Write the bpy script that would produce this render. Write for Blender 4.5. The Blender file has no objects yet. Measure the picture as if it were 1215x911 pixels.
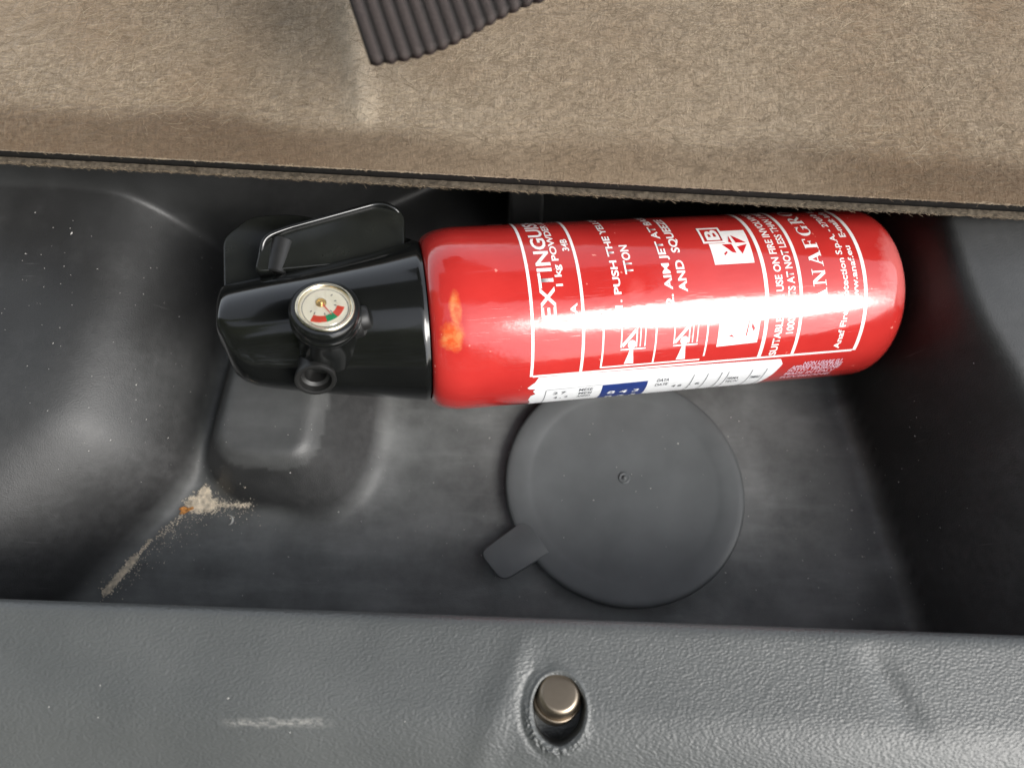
import bpy, bmesh, math, random
import numpy as np
from mathutils import Vector, Matrix, noise as mnoise

random.seed(7); rng = np.random.default_rng(7)
S = bpy.context.scene
COL = S.collection
R = math.radians

# ------------------------------------------------------------------ camera, sky, sun, exposure
cam = bpy.data.cameras.new('camera'); camo = bpy.data.objects.new('camera', cam); COL.objects.link(camo)
cam.sensor_width = 36.0; cam.lens = 26.0
camo.location = (0, 0, .395); camo.rotation_euler = (R(18), 0, 0)
cam.clip_start = .01; cam.clip_end = 200
cam.dof.use_dof = True; cam.dof.focus_distance = .33; cam.dof.aperture_fstop = 6.5
S.camera = camo

SUN_EL, SUN_AZ = 41.0, 127.0            # azimuth from +Y clockwise
w = bpy.data.worlds.new('World'); S.world = w; w.use_nodes = True
wn = w.node_tree; bg = wn.nodes['Background']
sky = wn.nodes.new('ShaderNodeTexSky'); sky.sky_type = 'NISHITA'; sky.sun_disc = False
sky.sun_elevation = R(SUN_EL); sky.sun_rotation = R(SUN_AZ); sky.air_density = 1.0; sky.dust_density = 2.0
hs = wn.nodes.new('ShaderNodeHueSaturation'); hs.inputs['Saturation'].default_value = .30      # hazy, whitish sky
wn.links.new(sky.outputs[0], hs.inputs['Color']); wn.links.new(hs.outputs[0], bg.inputs[0]); bg.inputs[1].default_value = .15
sl = bpy.data.lights.new('sun', 'SUN'); sl.energy = 1.4; sl.angle = R(29); sl.color = (1, .97, .92)
so = bpy.data.objects.new('sun', sl); COL.objects.link(so)
sd = Vector((math.sin(R(SUN_AZ)) * math.cos(R(SUN_EL)), math.cos(R(SUN_AZ)) * math.cos(R(SUN_EL)), math.sin(R(SUN_EL))))
so.rotation_euler = sd.to_track_quat('Z', 'Y').to_euler(); so.location = sd * 3
vs = S.view_settings; vs.view_transform = 'Standard'; vs.look = 'None'; vs.exposure = 1.15; vs.gamma = 1
S.render.engine = 'CYCLES'; S.cycles.use_denoising = True; S.cycles.max_bounces = 6

# ------------------------------------------------------------------ helpers
def mesh_obj(name, verts, faces, mat=None, parent=None, smooth=True, world=False):
    me = bpy.data.meshes.new(name)
    if isinstance(verts, np.ndarray): verts = verts.tolist()
    me.from_pydata(verts, [], faces if isinstance(faces, list) else faces.tolist()); me.update()
    if smooth: me.polygons.foreach_set('use_smooth', [True] * len(me.polygons))
    o = bpy.data.objects.new(name, me); COL.objects.link(o)
    if mat: me.materials.append(mat)
    if parent: o.parent = parent
    return o

def bm_obj(name, bm, mat=None, parent=None, smooth=True, angle=None):
    me = bpy.data.meshes.new(name); bm.to_mesh(me); bm.free()
    if smooth: me.polygons.foreach_set('use_smooth', [len(p.vertices) <= 4 for p in me.polygons])     # big flat caps stay flat
    if angle is not None: me.set_sharp_from_angle(angle=R(angle))
    o = bpy.data.objects.new(name, me); COL.objects.link(o)
    if mat: me.materials.append(mat)
    if parent: o.parent = parent
    return o

def empty(name, M=None):
    o = bpy.data.objects.new(name, None); COL.objects.link(o); o.empty_display_size = .02
    if M is not None: o.matrix_world = M
    return o

def tag(o, label=None, cat=None, kind=None, group=None):
    for k, v in (('label', label), ('category', cat), ('kind', kind), ('group', group)):
        if v: o[k] = v
    return o

def grid_faces(nu, nv):
    i = np.arange(nu - 1)[:, None]; j = np.arange(nv - 1)[None]
    a = (i * nv + j).ravel()
    return np.stack([a, a + nv, a + nv + 1, a + 1], 1)

def lathe(profile, n=96, close=True):
    """profile (axial, radius) -> verts in local (x = axial, y, z)"""
    bm = bmesh.new(); rings = []
    for s, r in profile:
        if r < 1e-6: rings.append([bm.verts.new((s, 0, 0))])
        else: rings.append([bm.verts.new((s, r * math.sin(2 * math.pi * k / n), r * math.cos(2 * math.pi * k / n))) for k in range(n)])
    for a, b in zip(rings, rings[1:]):
        if len(a) == 1 and len(b) == 1: continue
        for k in range(n):
            k2 = (k + 1) % n
            if len(a) == 1: bm.faces.new((a[0], b[k2], b[k]))
            elif len(b) == 1: bm.faces.new((a[k], a[k2], b[0]))
            else: bm.faces.new((a[k], a[k2], b[k2], b[k]))
    bmesh.ops.recalc_face_normals(bm, faces=bm.faces)
    return bm

def frame(origin, xdir, zhint=(0, 0, 1)):
    x = Vector(xdir).normalized(); z = Vector(zhint); z = (z - x * z.dot(x)).normalized(); y = z.cross(x)
    M = Matrix((x, y, z)).transposed().to_4x4(); M.translation = Vector(origin); return M

def arc(cx, cy, r, a0, a1, n):
    return [(cx + r * math.cos(R(a0 + (a1 - a0) * i / n)), cy + r * math.sin(R(a0 + (a1 - a0) * i / n))) for i in range(n + 1)]

def rounded_poly(pts, rad, n=6):
    out = []
    m = len(pts)
    for i in range(m):
        p0, p, p1 = Vector(pts[i - 1]), Vector(pts[i]), Vector(pts[(i + 1) % m])
        r = rad[i] if isinstance(rad, (list, tuple)) else rad
        r = min(r, .45 * (p0 - p).length, .45 * (p1 - p).length)
        a, b = (p0 - p).normalized(), (p1 - p).normalized()
        if r <= 0: out.append(tuple(p)); continue
        for k in range(n + 1):
            t = k / n
            q = (p + a * r) * (1 - t) ** 2 + p * 2 * t * (1 - t) + (p + b * r) * t ** 2
            out.append(tuple(q))
    return out

def slab(pts, z0, z1, bevel=0, seg=3):
    bm = bmesh.new()
    lo = [bm.verts.new((x, y, z0)) for x, y in pts]; hi = [bm.verts.new((x, y, z1)) for x, y in pts]
    bm.faces.new(lo[::-1]); bm.faces.new(hi)
    n = len(pts)
    for i in range(n): bm.faces.new((lo[i], lo[(i + 1) % n], hi[(i + 1) % n], hi[i]))
    bmesh.ops.recalc_face_normals(bm, faces=bm.faces)
    if bevel:
        es = [e for e in bm.edges if abs(e.verts[0].co.z - e.verts[1].co.z) < 1e-7]
        bmesh.ops.bevel(bm, geom=es, offset=bevel, segments=seg, affect='EDGES', profile=.5)
    return bm

# ------------------------------------------------------------------ materials
class NT:
    def __init__(self, name):
        self.m = bpy.data.materials.new(name); self.m.use_nodes = True
        self.t = self.m.node_tree; self.b = self.t.nodes['Principled BSDF']
    def n(self, typ, **kw):
        x = self.t.nodes.new(typ)
        for k, v in kw.items():
            if k in x.inputs.keys() and not hasattr(x, k): x.inputs[k].default_value = v
            elif hasattr(x, k): setattr(x, k, v)
            else: x.inputs[k].default_value = v
        return x
    def l(self, a, b): self.t.links.new(a, b)
    def set(self, **kw):
        for k, v in kw.items(): self.b.inputs[k.replace('_', ' ')].default_value = v
    def coord(self, scale=(1, 1, 1), rot=(0, 0, 0), loc=(0, 0, 0)):
        c = self.n('ShaderNodeTexCoord'); mp = self.n('ShaderNodeMapping')
        mp.inputs['Scale'].default_value = scale; mp.inputs['Rotation'].default_value = rot; mp.inputs['Location'].default_value = loc
        self.l(c.outputs['Object'], mp.inputs[0]); return mp.outputs[0]
    def noise(self, vec, scale, detail=3, rough=.5):
        x = self.n('ShaderNodeTexNoise'); x.inputs['Scale'].default_value = scale
        x.inputs['Detail'].default_value = detail; x.inputs['Roughness'].default_value = rough
        self.l(vec, x.inputs['Vector']); return x.outputs[0]
    def ramp(self, fac, stops):
        x = self.n('ShaderNodeValToRGB'); e = x.color_ramp.elements
        while len(e) < len(stops): e.new(.5)
        for k, (p, c) in enumerate(stops):
            e[k].position = p; e[k].color = (c, c, c, 1) if isinstance(c, (int, float)) else (*c, 1)
        self.l(fac, x.inputs[0]); return x.outputs[0]
    def mix(self, fac, a, b):
        x = self.n('ShaderNodeMix'); x.data_type = 'RGBA'
        for sock, v in ((x.inputs[0], fac), (x.inputs[6], a), (x.inputs[7], b)):
            if hasattr(v, 'links'): self.l(v, sock)
            elif isinstance(v, (int, float)): sock.default_value = v
            else: sock.default_value = (*v, 1)
        return x.outputs[2]
    def math(self, op, a, b=0, c=None):
        x = self.n('ShaderNodeMath'); x.operation = op
        for i, v in enumerate((a, b, c)):
            if v is None: continue
            if hasattr(v, 'links'): self.l(v, x.inputs[i])
            else: x.inputs[i].default_value = v
        return x.outputs[0]
    def bump(self, h, strength, dist=.001, nrm=None):
        x = self.n('ShaderNodeBump'); x.inputs['Strength'].default_value = strength; x.inputs['Distance'].default_value = dist
        self.l(h, x.inputs['Height'])
        if nrm is not None: self.l(nrm, x.inputs['Normal'])
        return x.outputs[0]
    def out(self, sock, v):
        self.l(v, self.b.inputs[sock])

def simple(name, col, rough=.5, metal=0, spec=.5, var=0, scale=120, bump=0, coat=0):
    t = NT(name); t.set(Roughness=rough, Metallic=metal); t.b.inputs['Specular IOR Level'].default_value = spec
    v = t.coord()
    n = t.noise(v, scale, 4)
    t.out('Base Color', t.mix(t.ramp(n, [(.3, 0), (.7, 1)]), tuple(c * (1 - var) for c in col), tuple(min(1, c * (1 + var)) for c in col)))
    if bump: t.out('Normal', t.bump(n, bump, .0005))
    if coat: t.b.inputs['Coat Weight'].default_value = coat; t.b.inputs['Coat Roughness'].default_value = .05
    return t.m

def tray_material():
    t = NT('tray_plastic')
    v = t.coord()
    base = t.mix(t.ramp(t.noise(v, 14, 4), [(.35, 0), (.7, 1)]), (.021, .021, .021), (.034, .035, .035))
    dust = t.math('MULTIPLY', t.ramp(t.noise(v, 9, 6, .65), [(.42, 0), (.72, 1)]), t.ramp(t.noise(v, 260, 3), [(.3, .35), (.7, 1)]))
    base = t.mix(t.math('MULTIPLY', dust, .22), base, (.20, .20, .20))
    at = t.n('ShaderNodeAttribute'); at.attribute_name = 'dusty'
    film = t.math('MULTIPLY', at.outputs['Fac'], t.ramp(t.noise(t.coord((1, 1, 1), (0, 0, 0), (3, 1, 0)), 24, 6, .62), [(.32, .25), (.66, 1)]))
    smear = t.ramp(t.noise(t.coord((14, 70, 14), (0, 0, .5)), 1, 5, .6), [(.50, 0), (.72, 1)])
    film = t.math('ADD', t.math('MULTIPLY', film, .62), t.math('MULTIPLY', t.math('MULTIPLY', smear, at.outputs['Fac']), .22))
    base = t.mix(film, base, (.225, .232, .228))
    # fine scratches running along the tray
    sc = t.ramp(t.noise(t.coord((30, 900, 30), (0, 0, .2)), 1, 2), [(.70, 0), (.74, 1)])
    sc2 = t.math('MULTIPLY', sc, t.ramp(t.noise(v, 20, 2), [(.5, 0), (.65, 1)]))
    base = t.mix(t.math('MULTIPLY', sc2, .28), base, (.25, .25, .24))
    t.out('Base Color', base)
    t.out('Roughness', t.math('ADD', .44, t.math('MULTIPLY', dust, .2)))
    g = t.noise(v, 1500, 2); g2 = t.noise(v, 90, 3)
    t.out('Normal', t.bump(g, .30, .0004, t.bump(g2, .10, .0012)))
    return t.m

def sill_material():
    t = NT('grained_sill_plastic')
    v = t.coord()
    base = t.mix(t.ramp(t.noise(v, 25, 4), [(.3, 0), (.7, 1)]), (.066, .070, .069), (.086, .090, .088))
    # pale scuff at the rounded rear edge
    c = t.n('ShaderNodeTexCoord'); sp = t.n('ShaderNodeSeparateXYZ'); t.l(c.outputs['Object'], sp.inputs[0])
    ym = t.math('SUBTRACT', 1, t.math('MULTIPLY', t.math('ABSOLUTE', t.math('ADD', sp.outputs[1], t.math('ADD', .0342, t.math('MULTIPLY', t.math('SUBTRACT', t.noise(v, 160, 3), .5), .004)))), 520))
    xm = t.math('SUBTRACT', 1, t.math('MULTIPLY', t.math('ABSOLUTE', t.math('ADD', sp.outputs[0], .086)), 46))
    m = t.math('MULTIPLY', t.math('MAXIMUM', ym, 0), t.math('MINIMUM', t.math('MAXIMUM', t.math('MULTIPLY', xm, 2.2), 0), 1))
    m = t.math('MULTIPLY', m, t.ramp(t.noise(t.coord((300, 900, 300)), 1, 4, .7), [(.40, 0), (.62, 1)]))
    base = t.mix(t.math('MINIMUM', t.math('MULTIPLY', m, .75), 1), base, (.36, .35, .32))
    t.out('Base Color', base); t.set(Roughness=.42)
    vo = t.n('ShaderNodeTexVoronoi'); vo.feature = 'SMOOTH_F1'; vo.inputs['Scale'].default_value = 1
    vv = t.coord((800, 1350, 800), (0, 0, .15))
    add = t.n('ShaderNodeVectorMath'); add.operation = 'ADD'
    nz = t.n('ShaderNodeTexNoise'); nz.inputs['Scale'].default_value = 300; t.l(v, nz.inputs['Vector'])
    t.l(vv, add.inputs[0]); t.l(nz.outputs['Color'], add.inputs[1]); t.l(add.outputs[0], vo.inputs['Vector'])
    t.out('Normal', t.bump(vo.outputs['Distance'], .6, .0004, t.bump(t.noise(v, 60, 2), .08, .001)))
    return t.m

def carpet_material():
    t = NT('felt_carpet')
    v = t.coord()
    a = t.noise(v, 22, 5, .6)
    f = t.noise(t.coord((900, 260, 600), (0, 0, .3)), 1, 4, .65)
    f2 = t.noise(t.coord((260, 1000, 600), (0, 0, -.4)), 1, 4, .65)
    ff = t.math('MULTIPLY', t.math('ADD', f, f2), .5)
    base = t.mix(t.ramp(ff, [(.38, 0), (.64, 1)]), (.112, .081, .052), (.35, .278, .195))
    base = t.mix(t.ramp(a, [(.35, 0), (.68, .75)]), base, (.185, .125, .075))
    base = t.mix(t.ramp(t.noise(v, 8, 3), [(.40, 0), (.65, .5)]), base, (.32, .265, .195))
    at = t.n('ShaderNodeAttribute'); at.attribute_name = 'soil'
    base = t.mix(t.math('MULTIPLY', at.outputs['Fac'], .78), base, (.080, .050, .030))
    at2 = t.n('ShaderNodeAttribute'); at2.attribute_name = 'wear'
    base = t.mix(t.math('MULTIPLY', at2.outputs['Fac'], .35), base, (.46, .40, .31))
    t.out('Base Color', base); t.set(Roughness=.95); t.b.inputs['Specular IOR Level'].default_value = .1
    t.b.inputs['Sheen Weight'].default_value = .15
    t.out('Normal', t.bump(ff, .9, .0012))
    return t.m

def fibre_material():
    t = NT('carpet_fibre_strand')
    at = t.n('ShaderNodeAttribute'); at.attribute_name = 'shade'
    t.out('Base Color', t.ramp(at.outputs['Fac'], [(0, (.10, .069, .041)), (.45, (.21, .157, .102)), (1, (.42, .345, .24))]))
    t.set(Roughness=.8)
    return t.m

def red_paint():
    t = NT('red_enamel'); v = t.coord()
    base = t.mix(t.ramp(t.noise(v, 40, 4), [(.35, 0), (.7, 1)]), (.43, .024, .021), (.50, .032, .027))
    # orange-yellow reflection painted into the enamel colour near the shoulder, in object space
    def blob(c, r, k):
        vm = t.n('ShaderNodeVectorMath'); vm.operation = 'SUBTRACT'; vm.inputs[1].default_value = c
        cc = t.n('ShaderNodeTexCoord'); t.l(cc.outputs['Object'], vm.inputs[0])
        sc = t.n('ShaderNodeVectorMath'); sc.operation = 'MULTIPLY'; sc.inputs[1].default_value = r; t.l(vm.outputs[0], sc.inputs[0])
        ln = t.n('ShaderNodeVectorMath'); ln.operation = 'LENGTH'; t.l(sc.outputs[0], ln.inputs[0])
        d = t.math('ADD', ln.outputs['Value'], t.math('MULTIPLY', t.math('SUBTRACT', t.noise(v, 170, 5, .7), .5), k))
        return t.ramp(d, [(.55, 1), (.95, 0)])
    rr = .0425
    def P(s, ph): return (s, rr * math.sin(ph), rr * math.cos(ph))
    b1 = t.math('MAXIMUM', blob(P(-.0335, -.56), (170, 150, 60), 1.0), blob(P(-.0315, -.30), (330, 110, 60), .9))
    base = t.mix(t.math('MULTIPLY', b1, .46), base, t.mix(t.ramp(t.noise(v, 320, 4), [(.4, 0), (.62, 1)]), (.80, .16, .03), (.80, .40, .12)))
    # small chips and pale rubbed spots round the base and the middle
    ch = t.ramp(t.noise(v, 210, 2), [(.735, 0), (.76, 1)])
    base = t.mix(t.math('MULTIPLY', ch, .6), base, (.80, .32, .26))
    b3 = blob(P(.178, -.15), (75, 45, 30), 1.0)
    base = t.mix(t.math('MULTIPLY', b3, .18), base, (.85, .5, .48))
    b4 = blob(P(.0475, -.235), (210, 170, 60), 1.0)
    base = t.mix(t.math('MULTIPLY', b4, .05), base, (.85, .40, .38))
    t.out('Base Color', base)
    t.out('Roughness', t.math('ADD', .10, t.math('MULTIPLY', t.ramp(t.noise(v, 60, 5, .65), [(.4, 0), (.8, 1)]), .14)))
    scr = t.ramp(t.noise(t.coord((60, 1600, 1600), (.25, 0, 0)), 1, 2), [(.66, 0), (.70, 1)])
    nrm = t.bump(t.noise(t.coord((26, 60, 60)), 1, 4, .55), .22, .0012, t.bump(scr, .12, .0002, t.bump(t.noise(v, 420, 3), .10, .0002)))
    t.out('Normal', nrm); t.out('Coat Normal', nrm)
    t.b.inputs['Coat Weight'].default_value = .6; t.b.inputs['Coat Roughness'].default_value = .08
    return t.m

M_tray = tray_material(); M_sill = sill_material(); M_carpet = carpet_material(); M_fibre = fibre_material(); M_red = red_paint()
M_lip = simple('carpet_backing', (.075, .062, .047), .95, spec=.1, var=.5, scale=500, bump=.8)
M_gap = simple('board_core', (.018, .017, .016), .9, spec=.1, var=.2)
M_rubber = simple('cap_rubber', (.088, .094, .096), .46, var=.12, scale=60, bump=.06)
M_black = simple('black_gloss_plastic', (.007, .0075, .007), .14, var=.2, scale=60, bump=.05, coat=.3)
M_black2 = simple('black_satin_plastic', (.009, .009, .0085), .48, var=.2, scale=200, bump=.04)
M_plate = simple('handle_plastic', (.013, .014, .012), .26, var=.2, scale=120, bump=.05)
M_white = simple('white_print', (.80, .76, .74), .16, var=.05, scale=700)
M_cream = simple('cream_print', (.78, .66, .42), .16, var=.05, scale=700)
M_redprint = simple('red_print', (.50, .016, .02), .16, var=.08, scale=300)
M_paper = simple('sticker_paper', (.78, .79, .80), .45, var=.05, scale=200)
M_blue = simple('blue_sticker_ink', (.012, .035, .19), .4, var=.15, scale=200)
M_ink = simple('grey_sticker_ink', (.07, .075, .085), .5, var=.3, scale=900)
M_pinkink = simple('pink_small_print', (.62, .42, .50), .3, var=.15, scale=900)
M_brass = simple('brass', (.62, .42, .16), .22, metal=1, var=.15, scale=200)
M_bezel = simple('gauge_bezel_metal', (.75, .68, .52), .2, metal=1, var=.1, scale=300)
M_dial = simple('dial_face', (.76, .73, .62), .4, var=.03)
M_dred = simple('dial_red', (.62, .06, .03), .4, var=.05)
M_dgreen = simple('dial_green', (.01, .26, .11), .4, var=.05)
M_pin = simple('worn_pin_steel', (.36, .30, .23), .40, metal=1, var=.15, scale=90, bump=.05)
ws = NT('webbing'); wa = ws.n('ShaderNodeAttribute'); wa.attribute_name = 'rib'; wv_ = ws.coord()
ws.out('Base Color', ws.mix(ws.ramp(wa.outputs['Fac'], [(.35, 0), (.8, 1)]), (.014, .011, .010), ws.mix(ws.noise(wv_, 900, 3), (.020, .014, .012), (.048, .036, .033))))
ws.set(Roughness=.8); ws.out('Normal', ws.bump(ws.noise(wv_, 1200, 3), .5, .0005)); M_strap = ws.m
M_sand = simple('dry_sand', (.66, .58, .46), .9, spec=.2, var=.4, scale=400)
M_dust = simple('pale_grit', (.46, .45, .42), .8, spec=.2, var=.2, scale=300)
M_torn = simple('torn_plastic', (.11, .13, .14), .4, var=.3, scale=400, bump=.3)
gl = NT('dial_glass'); gl.set(Roughness=.03, IOR=1.45); gl.b.inputs['Transmission Weight'].default_value = 1.0; gl.b.inputs['Base Color'].default_value = (.98, .97, .92, 1)
M_glass = gl.m

# ------------------------------------------------------------------ boot tray (moulded, one continuous sheet)
def smin_max(a, b, k):          # smooth maximum
    h = np.clip(.5 + .5 * (a - b) / k, 0, 1)
    return b * (1 - h) + a * h + k * h * (1 - h)

def poly_dist(X, Y, pts):
    """distance to a dense polyline given as (x(y)); sign: positive on the -x side"""
    pts = np.array(pts); ys = pts[:, 1]; xs = pts[:, 0]
    t = np.linspace(0, 1, len(pts)); tt = np.linspace(0, 1, 160)
    px_, py_ = np.interp(tt, t, xs), np.interp(tt, t, ys)
    k = np.ones(15) / 15
    px_ = np.convolve(np.pad(px_, 7, 'edge'), k, 'valid'); py_ = np.convolve(np.pad(py_, 7, 'edge'), k, 'valid')
    d = np.full(X.shape, 1e9)
    for a, b, c, e in zip(px_[:-1], py_[:-1], px_[1:], py_[1:]):
        vx, vy = c - a, e - b; L = vx * vx + vy * vy + 1e-12
        u = np.clip(((X - a) * vx + (Y - b) * vy) / L, 0, 1)
        d = np.minimum(d, (X - a - u * vx) ** 2 + (Y - b - u * vy) ** 2)
    d = np.sqrt(d)
    o = np.argsort(py_); xb = np.interp(Y, py_[o], px_[o])
    return np.where(X < xb, d, -d)

def sstep(t): t = np.clip(t, 0, 1); return t * t * (3 - 2 * t)

def tray_height(X, Y):
    h = np.zeros_like(X)
    # raised pad under the valve head
    cx, cy, hx, hy, rr = -.118, .109, .038, .046, .026
    ca, sa = math.cos(-.12), math.sin(-.12)
    x_, y_ = (X - cx) * ca + (Y - cy) * sa, -(X - cx) * sa + (Y - cy) * ca
    qx, qy = np.abs(x_) - hx + rr, np.abs(y_) - hy + rr
    d = np.hypot(np.maximum(qx, 0), np.maximum(qy, 0)) + np.minimum(np.maximum(qx, qy), 0) - rr
    wdt = .028 + .016 * sstep((x_ + .005) / .05)
    pad = .043 * sstep(.42 - d / wdt) - .03 * np.clip(d / wdt - .42, 0, 1) 
    h = smin_max(h, pad, .004)
    # big rounded hump at the left
    dl = poly_dist(X, Y, [(-.262, -.06), (-.236, -.012), (-.2130, .0147), (-.1950, .0381), (-.1763, .0601), (-.1660, .0783), (-.1640, .1066), (-.1600, .1462), (-.1560, .1750), (-.1500, .30)])
    t = np.clip(dl / (.062 + .030 * sstep((.13 - Y) / .10)), 0, 1)
    hump = .067 * (1 - (1 - t) ** 2.5) - .004 + np.clip(dl, -.02, 0) * 2
    for ax in (0, 1):               # soften the fold lines of the moulding
        k = np.hanning(19 if ax == 0 else 23); k /= k.sum(); m = len(k) // 2
        hump = np.apply_along_axis(lambda r_: np.convolve(np.pad(r_, m, 'edge'), k, 'valid'), ax, hump)
    h = smin_max(h, hump, .006)
    # right wall up to its ledge
    dr = -poly_dist(X, Y, [(.2105, -.06), (.2048, .0003), (.1962, .0556), (.1852, .1163), (.1800, .1565), (.172, .30)])
    t = np.clip(dr / (.020 + .011 * sstep((.145 - Y) / .07)), 0, 1)
    right = .098 * (.42 * t + .58 * (1 - (1 - t) ** 2.2)) - .001 + np.clip(dr, -.02, 0) * 2
    h = smin_max(h, right, .010)
    # rear wall under the carpet board; comes forward at the left shelf
    yb = np.interp(X, [-.40, -.26, -.219, -.178, -.160, -.145, -.11, 0, .30], [.2190, .2140, .2120, .2070, .1985, .2060, .2300, .2850, .2950])
    kk = np.hanning(61); kk /= kk.sum(); yb = np.apply_along_axis(lambda r_: np.convolve(np.pad(r_, 30, 'edge'), kk, 'valid'), 0, yb)
    t = (Y - yb + .002) / .020
    back = .112 * np.clip(1 - (1 - np.clip(t, 0, 1)) ** 1.7, 0, 1) + np.clip(t, -1.5, 0) * .03
    h = smin_max(h, back, .014)
    for ax in (0, 1):
        k = np.hanning(9 if ax == 0 else 11); k /= k.sum(); m = len(k) // 2
        h = np.apply_along_axis(lambda r_: np.convolve(np.pad(r_, m, 'edge'), k, 'valid'), ax, h)
    # upright rib on the rear wall
    rib = (np.abs(X - .008) < .0095) * .098 * sstep((Y - .2150) / .004)
    h = np.maximum(h, rib)
    # shallow recess around the round cap
    return h

x0, x1, y0, y1 = -.40, .40, -.02, .335
nx, ny = 520, 300
xs = np.linspace(x0, x1, nx); ys = np.linspace(y0, y1, ny)
X, Y = np.meshgrid(xs, ys, indexing='ij')
H = tray_height(X, Y)
dusty = np.clip(1.2 - H / .008, 0, 1) * sstep((.235 - Y) / .04) + .30 * ((X < -.07) & (X > -.158) & (H > .036) & (Y < .16)) + .12 * sstep((H - .090) / .006) * (X > .17)
def tz(x, y):
    fx = (x - x0) / (x1 - x0) * (nx - 1); fy = (y - y0) / (y1 - y0) * (ny - 1)
    i = min(max(int(fx), 0), nx - 2); j = min(max(int(fy), 0), ny - 2); u = fx - i; v = fy - j
    return (H[i, j] * (1 - u) + H[i + 1, j] * u) * (1 - v) + (H[i, j + 1] * (1 - u) + H[i + 1, j + 1] * u) * v
tray = mesh_obj('boot_tray', np.stack([X.ravel(), Y.ravel(), H.ravel()], 1), grid_faces(nx, ny), M_tray)
at = tray.data.attributes.new('dusty', 'FLOAT', 'POINT'); at.data.foreach_set('value', np.clip(dusty, 0, 1).ravel().astype(np.float32))
tag(tray, 'black moulded plastic boot tray with humped left side', kind='structure')

# ------------------------------------------------------------------ sill trim at the bottom of the view
HX, HY = .0172, -.0297          # pin hole
def spaced(a, b, step, ca, cb, fine):
    return np.unique(np.round(np.concatenate([np.arange(a, ca, step), np.arange(ca, cb, fine), np.arange(cb, b + step, step)]), 6))
sx = spaced(-.26, .26, .004, HX - .016, HX + .016, .00022)
sv = spaced(-.110, -.0041, .0025, HY - .017, HY + .0137, .00022)
sv = sv[sv < -.0045]
def sill_edge(x): return .0027 - .0342 * x + .0
def sill_top(x, y):
    v = y - sill_edge(x)
    z = np.full_like(v, .1)
    bend = np.clip((-v - .030) / .02, 0, 3)
    z = z - .0045 * np.where(bend < 1, bend ** 2, 2 * bend - 1)
    # moulded ridge left of the pin, groove at the right
    f = np.clip((-v - .002) / .012, 0, 1)
    xr = .004 + .36 * (v + .008)
    z += .0011 * np.exp(-((x - xr) / .0048) ** 2) * f
    xg = .134 - .48 * (v + .006)
    fg = np.exp(-((v + .021) / .014) ** 4)
    z -= .0016 * fg * np.exp(-((x - xg) / .0042) ** 2)
    return z
SX, SV = np.meshgrid(sx, sv, indexing='ij')
Yw = SV + sstep((SV + .016) / .0115) * sill_edge(SX)   # rows keep straight round the hole and follow the slanted edge
Z = sill_top(SX, Yw)
ex, ey = SX - HX, Yw - HY
rad = np.hypot(ex / .0097, ey / .0122)
ang = np.arctan2(ey, ex)
wob = 1 + .02 * np.sin(3 * ang + 1) + .012 * np.sin(7 * ang)
nzv = np.array([mnoise.noise(Vector((a * 900, b * 900, .3))) for a, b in zip(SX.ravel(), Yw.ravel())]).reshape(SX.shape) if SX.size < 200000 else 0
lipmask = np.exp(-((rad - 1.22) / .13) ** 2) * np.clip(-np.sin(ang + .35) * 1.3, 0, 1)
Z += lipmask * (.0007 + .0009 * nzv)
Z += .0005 * np.exp(-((rad - 1.10) / .07) ** 2)
Z -= .0005 * np.exp(-((rad - 1.45) / .12) ** 2) * np.clip(-np.cos(ang) * 1.2, 0, 1)
Z = Z - .0110 * sstep((wob - rad) / .06)
# rounded lip and the wall below it
edge = []
for k in range(1, 9):
    a = k / 8 * math.pi / 2
    edge.append((-.0045 + .0045 * math.sin(a), -.0045 * (1 - math.cos(a))))
edge += [(.0000, -.012), (-.0030, -.014), (-.004, -.05), (-.004, -.105)]
EV = np.array(edge)
EX = np.repeat(sx[:, None], len(edge), 1)
EYw = EV[None, :, 0] + sill_edge(EX); EZ = .1 + EV[None, :, 1] + 0 * EX
VX = np.concatenate([SX, EX], 1); VY = np.concatenate([Yw, EYw], 1); VZ = np.concatenate([Z, EZ], 1)
sill = mesh_obj('sill_trim', np.stack([VX.ravel(), VY.ravel(), VZ.ravel()], 1), grid_faces(*VX.shape), M_sill)
tag(sill, 'grey grained plastic sill trim along the boot opening', kind='structure')

# ------------------------------------------------------------------ metal pin in the sill hole
pin = empty('latch_pin', Matrix.Translation((HX - .0006, HY + .0012, .0825)) @ Matrix.Rotation(R(-15), 4, 'X') @ Matrix.Rotation(R(3), 4, 'Y'))
tag(pin, 'short round metal pin standing in the hole of the grey sill', 'pin')
prof = [(0, .0078), (.004, .0080), (.0115, .0082), (.0140, .0081), (.0160, .0077)] + [(.0160 + .0022 * math.sin(R(a)), .0058 + .0019 * math.cos(R(a))) for a in range(10, 91, 10)] + [(.01822, .003), (.01822, 0)]
bm = lathe(prof, 64); bmesh.ops.rotate(bm, verts=bm.verts, matrix=Matrix.Rotation(R(-90), 3, 'Y'))
bm_obj('shaft', bm, M_pin, pin)
bm = lathe([(.001, .0082), (.001, .0094), (.0100, .0094), (.0106, .0090), (.0106, .0082), (.001, .0082)], 64); bmesh.ops.rotate(bm, verts=bm.verts, matrix=Matrix.Rotation(R(-90), 3, 'Y'))
bm_obj('collar', bm, M_pin, pin)

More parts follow.
